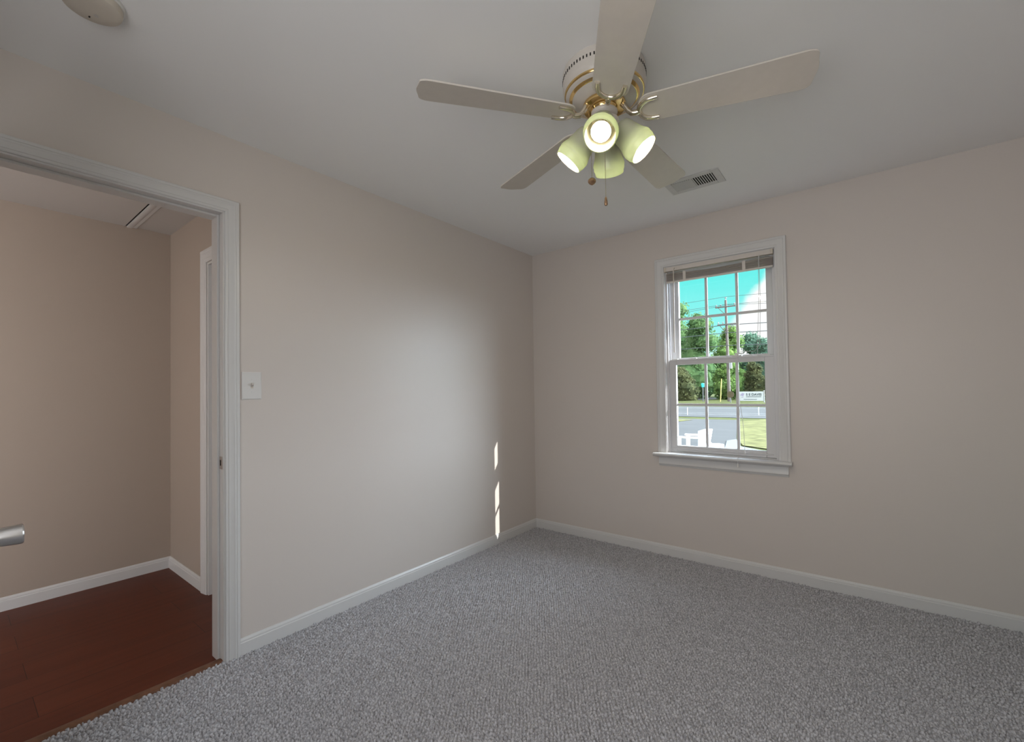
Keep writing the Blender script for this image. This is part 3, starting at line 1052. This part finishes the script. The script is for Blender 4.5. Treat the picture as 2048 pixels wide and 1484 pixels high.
def blade_outline():
    """(r, s): right edge out, shaped tip, left edge back, round root"""
    L = []
    w0, w1 = 0.064, 0.077
    ra, rb = R0 + 0.045, RT - 0.045
    for i in range(9):
        t = PI / 2 * i / 8
        L.append((ra - 0.045 * math.cos(t), -w0 * math.sin(t) ** 0.8 if i else 0.0))
    L = L[1:]
    for i in range(1, 9):
        f = i / 8
        L.append((ra + (rb - ra) * f, -(w0 + (w1 - w0) * f)))
    # ogee tip
    tip = [(0.014, 0.985), (0.026, 0.93), (0.034, 0.84), (0.0365, 0.74), (0.0375, 0.64), (0.039, 0.50), (0.0425, 0.30), (0.045, 0.10)]
    R_ = [(rb + a, -w1 * b) for a, b in tip]
    L += R_
    L += [(r, -s) for r, s in reversed(R_)]
    for i in range(8, 0, -1):
        f = i / 8
        L.append((ra + (rb - ra) * f, (w0 + (w1 - w0) * f)))
    for i in range(8, 0, -1):
        t = PI / 2 * i / 8
        L.append((ra - 0.045 * math.cos(t), w0 * math.sin(t) ** 0.8))
    L.append((R0, 0.0))
    return L


OUT = blade_outline()
for kb in range(5):
    th = A0 + kb * 2 * PI / 5
    rad = Vector((math.cos(th), math.sin(th), 0))
    tan = Vector((-math.sin(th), math.cos(th), 0))
    acr = math.cos(PITCH) * tan + math.sin(PITCH) * Vector((0, 0, 1))
    nor = rad.cross(acr)
    C0 = Vector((FX, FY, BZ))

    def P(r, s, d=0.0):
        return C0 + rad * r + acr * s + nor * d
    n = len(OUT)
    m = MB()
    vs = [P(r, s, 0.003) for r, s in OUT] + [P(r, s, -0.003) for r, s in OUT]
    fs = [tuple(range(n)), tuple(reversed(range(n, 2 * n)))] + [(i, i + n, (i + 1) % n + n, (i + 1) % n) for i in range(n)]
    m.add(vs, fs)
    m.build('blade', M['blade'], fan, smooth=30, bevel=0.001)
    # blade iron: arm from the flywheel splitting into a horseshoe under the blade
    m = MB()
    dn = -0.006
    a = C0 + rad * 0.056 + Vector((0, 0, 0.046))
    arm = [a, C0 + rad * 0.066 + Vector((0, 0, 0.042)), C0 + rad * 0.078 + Vector((0, 0, 0.026)), C0 + rad * 0.090 + Vector((0, 0, 0.006)), C0 + rad * 0.102 + Vector((0, 0, -0.006)), P(0.118, 0, -0.009), P(0.130, 0, -0.007)]
    m.tube(arm, [0.012, 0.012, 0.0105, 0.010, 0.010, 0.0105, 0.009], 10)
    hoop = []
    for i in range(19):
        t = PI * i / 18
        hoop.append(P(0.180 - 0.050 * math.sin(t), -0.046 * math.cos(t), dn))
    hoop = [P(0.198, -0.047, dn)] + hoop + [P(0.198, 0.047, dn)]
    m.tube(hoop, [0.0078] + [0.0092] * 19 + [0.0078], 10)
    m.build('blade_iron', M['pewter'], fan, smooth=50)

# four spotlights: glass shade, holder and bulb
LA = math.radians(-70)
for ks in range(4):
    az = LA + ks * PI / 2
    hd = Vector((math.cos(az), math.sin(az), 0))
    ax = (hd * math.cos(math.radians(48)) + Vector((0, 0, -1)) * math.sin(math.radians(48))).normalized()
    p0 = Vector(fz(H - 0.218)) + hd * 0.046
    arm = MB().cyl(p0 - ax * 0.012, p0 + ax * 0.016, 0.019, 20).build('lamp_arm', M['fan'], fan)
    b0 = p0 + ax * 0.010
    shp = [(0.0, 0.019), (0.002, 0.030), (0.008, 0.039), (0.020, 0.0435), (0.045, 0.0465), (0.066, 0.050), (0.078, 0.054), (0.088, 0.0575), (0.094, 0.0585), (0.098, 0.0575), (0.100, 0.0565), (0.104, 0.0570), (0.110, 0.0565), (0.118, 0.0535), (0.126, 0.0525)]
    inn = [(d if d < 0.12 else d, r - 0.0028) for d, r in shp]
    K = 1.08
    prof = [(d * K, r * K) for d, r in shp] + [(0.1265 * K, 0.0512 * K)] + [(max(d, 0.003) * K, max(r, 0.006) * K) for d, r in reversed(inn)]
    sh = MB().lathe(b0, ax, prof, 40).build('lamp_shade', M['shade'], fan, smooth=40)
    sh['label'] = 'glowing frosted glass shade'
    MB().lathe(b0, ax, [(0.004, 0.016), (0.046, 0.016), (0.048, 0.013)], 20, True, True).build('socket', M['fan'], sh)
    bb = MB().lathe(b0, ax, [(0.046, 0.013), (0.058, 0.017), (0.074, 0.028), (0.090, 0.0345), (0.096, 0.0355)], 24).build('bulb', M['plasticw'], sh, smooth=60)
    MB().lathe(b0, ax, [(0.096, 0.0355), (0.104, 0.033), (0.112, 0.026), (0.117, 0.015), (0.119, 0.0)], 16).build('bulb_face', M['bulb'], bb, smooth=60)


def pull_chain(x, y, ztop, zbot, finial):
    m = MB()
    z = ztop
    while z > zbot:
        m.ball((x, y, z), 0.0017, 6, 4)
        z -= 0.0042
    m.cyl((x, y, ztop), (x, y, zbot), 0.0006, 5)
    c = m.build('pull_chain', M['pewter'], fan)
    if finial == 'bell':
        MB().lathe((x, y, zbot), (0, 0, -1), [(-0.002, 0.002), (0.004, 0.0045), (0.010, 0.005), (0.018, 0.0062), (0.027, 0.0065), (0.031, 0.0045), (0.032, 0.0)], 14).build('finial', M['bronze'], c)
    else:
        MB().lathe((x, y, zbot), (0, 0, -1), [(-0.002, 0.002), (0.001, 0.008), (0.006, 0.0135), (0.011, 0.0155), (0.016, 0.0150), (0.022, 0.010), (0.026, 0.004), (0.027, 0.0)], 18).build('finial', M['bronze'], c)


# offsets measured across the view
vr = Vector((math.cos(yaw), -math.sin(yaw), 0))
c1 = FC + vr * 0.0
pull_chain(c1.x, c1.y, H - 0.268, 1.955, 'bell')
c2 = FC - vr * 0.052
pull_chain(c2.x, c2.y, H - 0.24, 2.030, 'ball')

# ------------------------------------------------------------------ outside
G = -0.45


def ground(name, pts, z, mat, label, cat):
    m = MB()
    m.add([(x, y, z) for x, y in pts], [tuple(range(len(pts)))])
    return struct(m.build(name, mat, smooth=0), label, cat)


ground('ground', [(-160, 0.6), (120, 0.6), (120, 200), (-160, 200)], G - 0.02, M['grass'], 'rough grass beyond the road', 'ground')
ground('parking_lot', [(-60, 0.62), (-0.55, 0.62), (-0.42, 10.4), (-0.9, 12.2), (-2.3, 19.0), (-2.6, 21.3), (-60, 21.0)], G - 0.01, M['asphalt'], 'grey asphalt yard outside the window', 'pavement')
ground('road', [(-120, 22.0), (80, 23.6), (80, 37.2), (-120, 37.2)], G, M['roadp'], 'asphalt road crossing beyond the yard', 'road')
ground('side_street', [(-90, 60), (-15.0, 59), (-12.8, 66), (-14, 73), (-90, 84)], G, M['roadp'], 'pale side street below the trees', 'road')
for y0, dy in ((25.2, 0.16), (26.8, 0.14), (33.8, 0.2)):
    m = MB()
    m.add([(-80, y0 - 0.2, G + 0.01), (60, y0 + 0.6, G + 0.01), (60, y0 + 0.6 + dy, G + 0.01), (-80, y0 - 0.2 + dy, G + 0.01)], [(0, 1, 2, 3)])
    lab = {25.2: 'white road line nearest the window', 26.8: 'middle white road line', 33.8: 'white road line nearest the verge'}[y0]
    struct(m.build('road_line', M['paint'], smooth=0), lab, 'road marking')
ground('lawn', [(-2.45, 20.3), (-2.25, 19.0), (-0.85, 12.2), (-0.40, 10.6), (3.0, 8.4), (14, 8.4), (14, 22.6), (-1.6, 22.2)], G + 0.005, M['lawn'], 'yellowing leaf strewn lawn at lower right of the window view', 'lawn')
ground('path', [(-0.9, 12.2), (-0.42, 10.4), (2.0, 8.0), (1.2, 7.4), (-0.6, 9.3), (-1.05, 11.6)], G + 0.006, M['walk'], 'pale concrete path edging the lawn', 'path')
ground('grass_island', [(-7.6, 21.2), (-4.7, 20.4), (-4.9, 19.0), (-8.5, 18.6)], G + 0.005, M['lawn'], 'small grass island at the left of the yard', 'grass')

# own house: eave set to trim the sun, unseen blocker added right of window
struct(MB().box(-3.0, 2.9, -4.2, 0.62, 2.50, 2.62).build('roof', M['siding'], smooth=0))
struct(MB().box(1.99, 2.9, 0.15, 0.266, -0.6, 2.6).build('wall_sun_block', M['siding'], smooth=0))

# utility pole
px, py = -10.2, 53.0
up_ = thing('utility_pole', 'tall weathered wooden utility pole beyond the road', 'utility pole', (px, py, G - 0.02))
MB().cyl((px, py, G - 0.02), (px - 0.15, py, 11.55), 0.20, 14, 0.13).build('shaft', M['pole'], up_)


def arm(z, xa, xb, brace):
    o = MB().box(px + xa, px + xb, py - 0.20, py - 0.08, z - 0.07, z + 0.07).build('crossarm', M['pole'], up_)
    for s in brace:
        MB().cyl((px - 0.12, py - 0.16, z - 1.0), (px - 0.12 + s, py - 0.16, z - 0.06), 0.035, 6).build('brace', M['pole'], o)
    xs = [px + xa + 0.12, px + xb - 0.12]
    if xb - xa > 1.8:
        xs.insert(1, px + xa + 0.62)
    for x in xs:
        MB().lathe((x, py - 0.14, z + 0.07), (0, 0, 1), [(0, 0.03), (0.08, 0.05), (0.12, 0.09), (0.17, 0.09), (0.19, 0.05), (0.26, 0.05), (0.28, 0.0)], 10).build('insulator', M['insul'], o)


arm(10.75, -1.3, 0.95, (-0.85,))
arm(8.65, -1.1, 1.15, (-0.75, 0.75))
MB().lathe((px - 0.15, py, 11.5), (0, 0, 1), [(0, 0.04), (0.25, 0.05), (0.3, 0.14), (0.36, 0.14), (0.4, 0.0)], 10).build('top_insulator', M['insul'], up_)
MB().box(px + 0.14, px + 0.42, py - 0.34, py - 0.10, 3.4, 4.4).build('junction_box', M['insul'], up_)

# cables
for (z, y, r, sag, label) in (
    (11.96, 53.0, 0.022, 0.5, 'topmost thin overhead cable from the pole top'),
    (11.00, 52.7, 0.022, 0.5, 'thin overhead cable on the near end of the upper crossarm'),
    (11.06, 53.5, 0.022, 0.9, 'thin overhead cable on the far end of the upper crossarm'),
    (8.55, 52.6, 0.042, 0.35, 'dark overhead cable crossing the sky just below the lower crossarm'),
    (7.62, 52.6, 0.042, 0.35, 'dark overhead cable second below the lower crossarm'),
    (6.12, 52.6, 0.040, 0.35, 'lowest dark overhead cable in front of the treetops')):
    pts = []
    for i in range(41):
        f = i / 40
        x = px - 45 + 90 * f
        s = (abs(x - px) / 45.0)
        zz = z - sag * 4 * (s * (1 - s)) + 0.012 * (px - x) * 0.6
        pts.append((x, y, zz))
    tag(MB().tube(pts, r, 5).build('power_line', M['wire']), label, 'cable', 'overhead cables on the utility pole')


# trees
def tree_mesh(name, seed, w_, h_, mat, nl, conic=False):
    r = np.random.default_rng(seed)
    blobs = []
    nb = 13
    for i in range(nb):
        f = (i + 0.5) / nb
        z = h_ * (0.10 + 0.80 * f)
        rr = w_ * 0.5 * (0.95 - 0.62 * f ** 1.8 if not conic else 1.0 - 0.85 * f)
        a = r.random() * 2 * PI
        d = rr * 0.55 * math.sqrt(r.random())
        blobs.append((d * math.cos(a), d * math.sin(a), z, max(rr * 0.62, w_ * 0.16)))
    m = MB()
    for bx, by, bz, br in blobs:
        m.ball((bx, by, bz), br * 0.82, 10, 6, 0.85)
    nv = len(m.v)
    m.v = [tuple(np.array(v) + r.normal(0, 0.12, 3)) for v in m.v]
    for i in range(int(nl * 1.7)):
        bx, by, bz, br = blobs[r.integers(nb)]
        d = r.normal(0, 1, 3)
        d /= np.linalg.norm(d)
        c = np.array((bx, by, bz)) + d * br * (0.78 + 0.34 * r.random()) * np.array((1, 1, 0.9))
        a = r.normal(0, 1, 3)
        a /= np.linalg.norm(a)
        b = np.cross(a, d + r.normal(0, 0.5, 3))
        b /= max(np.linalg.norm(b), 1e-6)
        s = 0.09 + 0.16 * r.random()
        m.add([c - a * s, c + b * s * 0.6, c + a * s, c - b * s * 0.6], [(0, 1, 2, 3)])
    return m


def tree(loc, seed, w_, h_, mat, label, nl=2200, group=None, name='tree', cat='tree'):
    t = thing(name, label, cat, loc, group)
    m = tree_mesh('crown', seed, w_, h_, mat, nl)
    L = Vector(loc)
    m.v = [tuple(Vector(v) + L) for v in m.v]
    m.build('crown', mat, t, smooth=0)
    if name == 'tree':
        MB().cyl(L + Vector((0, 0, -0.02)), L + Vector((0, 0, h_ * 0.45)), 0.25, 8, 0.12).build('trunk', M['bark'], t)
    return t


TG = 'trees beyond the road'
BG = 'bushes below the trees'
tree((-24.6, 76, G), 1, 12.5, 17.6, M['leaf_a'], 'tallest mid green tree at the left edge of the window view', 2600, TG)
tree((-17.0, 65, G), 2, 9.0, 13.4, M['leaf_a'], 'mid green tree, second from the left in the window view', 2600, TG)
tree((-15.2, 75.5, G), 3, 8.0, 12.2, M['leaf_d'], 'bright green tree just left of the utility pole', 2600, TG)
tree((-12.6, 84, G), 4, 9.5, 11.6, M['leaf_b'], 'blue green tree directly behind the utility pole', 2400, TG)
tree((-8.9, 69, G), 5, 6.4, 9.0, M['leaf_b'], 'low blue green tree right of the utility pole', 2200, TG)
tree((-6.8, 77, G), 6, 8.5, 9.4, M['leaf_b'], 'rightmost blue green tree above the banner', 2200, TG)
tree((-1.0, 66, G), 7, 7.0, 8.4, M['leaf_b'], 'blue green tree beyond the right edge of the window', 1500, TG)
tree((-28.6, 65, G), 8, 9.0, 15.0, M['leaf_a'], 'mid green tree beyond the left edge of the window', 1500, TG)
tree((-16.6, 55.5, G), 11, 4.6, 4.4, M['leaf_c'], 'grey green bush at the foot of the tallest tree', 1500, BG, 'bush', 'bush')
tree((-12.6, 61.0, G), 12, 4.2, 4.8, M['leaf_d'], 'bright green bush left of the pole foot', 1500, BG, 'bush', 'bush')
tree((-9.3, 63.0, G), 13, 4.4, 5.0, M['leaf_c'], 'olive bush right of the pole foot', 1500, BG, 'bush', 'bush')
tree((-5.6, 57.5, G), 14, 4.2, 4.9, M['leaf_c'], 'olive bush behind the banner', 1500, BG, 'bush', 'bush')

# small roadside things
gg = thing('pole_guard', 'yellow guy wire guard leaning beside the utility pole', 'pole guard', (-10.9, 52.0, G - 0.02))
MB().cyl((-10.95, 52.0, G - 0.02), (-10.78, 52.0, 2.2), 0.045, 8).build('sleeve', M['yellow'], gg)
mk = thing('marker_post', 'pale roadside marker post with bright blue cap', 'marker post', (-12.9, 52.0, G - 0.02))
MB().cyl((-12.9, 52.0, G - 0.02), (-12.9, 52.0, 1.30), 0.06, 8).build('post', M['walk'], mk)
MB().lathe((-12.9, 52.0, 1.25), (0, 0, 1), [(0, 0.14), (0.40, 0.20), (0.48, 0.14), (0.5, 0.0)], 12, True).build('cap', M['cyan'], mk)
sg = thing('road_sign', 'small brown rounded road sign on a short post by the pole', 'road sign', (-8.95, 48.0, G - 0.02))
MB().cyl((-8.95, 48.0, G - 0.02), (-8.95, 48.0, 0.2), 0.05, 8).build('post', M['walk'], sg)
MB().lathe((-8.95, 47.95, 0.42), (0, 1, 0), [(0, 0.36), (0.03, 0.36)], 16, True, True).build('sign_face', M['signback'], sg)
for x, y in ((-6.22, 24.4), (-2.55, 25.9)):
    lab = 'thin white roadside stake at the left of the road' if x < -4 else 'thin white roadside stake at the right of the road'
    mm_ = thing('stake', lab, 'stake', (x, y, G), 'roadside stakes')
    MB().cyl((x, y, G), (x, y, G + 0.46), 0.014, 6).build('rod', M['white'], mm_)

# banner with its lettering
bx0, bx1, bz0, bz1, by = -8.70, -6.12, -0.31, 0.71, 50.0
bn = thing('banner', 'white roadside banner with dark lettering hung between posts', 'banner', ((bx0 + bx1) / 2, by, G))
for x in (bx0 - 0.06, bx1 + 0.06):
    MB().cyl((x, by + 0.02, G - 0.02), (x, by + 0.02, bz1 + 0.12), 0.05, 8).build('post', M['insul'], bn)
MB().box(bx0, bx1, by, by + 0.03, bz0, bz1).build('panel', M['banner'], bn, smooth=0)


def text(s, x, z, size, mat, name, off=0.012):
    c = bpy.data.curves.new(name, 'FONT')
    c.body = s
    c.size = size
    c.extrude = 0.004
    c.offset = off
    o = bpy.data.objects.new(name, c)
    COL.objects.link(o)
    bpy.context.view_layer.update()
    me = bpy.data.meshes.new_from_object(o.evaluated_get(bpy.context.evaluated_depsgraph_get()))
    bpy.data.objects.remove(o)
    me.materials.clear()
    me.materials.append(mat)
    o = bpy.data.objects.new(name, me)
    COL.objects.link(o)
    o.parent = bn
    o.rotation_euler = (PI / 2, 0, 0)
    o.location = Vector((x, by - 0.008, z)) - wloc(bn)
    return o


text('S E DAVIS', -7.82, 0.26, 0.36, M['ink'], 'lettering')
m = MB()
for i in range(13):
    x = -7.80 + i * 0.115
    m.box(x, x + 0.085, by - 0.012, by, 0.10, 0.17)
m.build('fine_print', M['ink'], bn, smooth=0)
m = MB()
for i in range(11):
    x = -8.05 + i * 0.12
    m.box(x, x + 0.09, by - 0.012, by, -0.17, -0.11)
m.build('fine_print', M['ink'], bn, smooth=0)
m = MB()
m.add([(-8.42, by - 0.01, 0.30), (-8.20, by - 0.01, 0.56), (-7.96, by - 0.01, 0.50), (-8.10, by - 0.01, 0.20)], [(0, 1, 2, 3)])
m.add([(-8.30, by - 0.01, 0.12), (-8.05, by - 0.01, 0.16), (-8.08, by - 0.01, 0.08), (-8.30, by - 0.01, 0.05)], [(0, 1, 2, 3)])
m.build('emblem', M['inkb'], bn, smooth=0)

# white outdoor chair seen from its side, low in the window
ox, oy = -0.30, 6.0
ch = thing('outdoor_chair', 'white outdoor armchair seen side on at the bottom of the window', 'chair', (ox, oy, G - 0.02))
for yy in (oy - 0.30, oy + 0.26):
    MB().box(ox - 0.36, ox + 0.10, yy, yy + 0.06, 0.215, 0.255).build('armrest', M['white'], ch, bevel=0.012)
    MB().box(ox - 0.33, ox - 0.26, yy, yy + 0.06, G - 0.02, 0.215).build('leg', M['white'], ch, bevel=0.01)
    MB().box(ox + 0.10, ox + 0.17, yy, yy + 0.06, G - 0.02, 0.10).build('leg', M['white'], ch, bevel=0.01)
MB().box(ox - 0.34, ox + 0.12, oy - 0.24, oy + 0.26, -0.07, -0.02).build('seat', M['white'], ch, bevel=0.012)
m = MB()
for i in range(6):
    y0 = oy - 0.27 + i * 0.094
    m.add([(ox + 0.06, y0, -0.05), (ox + 0.13, y0, -0.05), (ox + 0.13, y0 + 0.08, -0.05), (ox + 0.06, y0 + 0.08, -0.05),
           (ox + 0.10 - 0.03, y0, 0.375), (ox + 0.24 - 0.03, y0, 0.375), (ox + 0.24 - 0.03, y0 + 0.08, 0.375), (ox + 0.10 - 0.03, y0 + 0.08, 0.375)],
          [(3, 2, 1, 0), (0, 1, 5, 4), (1, 2, 6, 5), (2, 3, 7, 6), (3, 0, 4, 7), (4, 5, 6, 7)])
m.build('backrest', M['white'], ch, bevel=0.012)
pt = thing('planter', 'low white outdoor planter behind the chair back', 'planter', (0.05, 6.2, G - 0.02))
m = MB()
m.lathe((0.02, 6.1, G - 0.02), (0, 0, 1), [(0, 0.10), (0.46, 0.125), (0.47, 0.14), (0.56, 0.14), (0.565, 0.12), (0.50, 0.11), (0.49, 0.0)], 24, True)
m.build('pot', M['white'], pt, smooth=40)
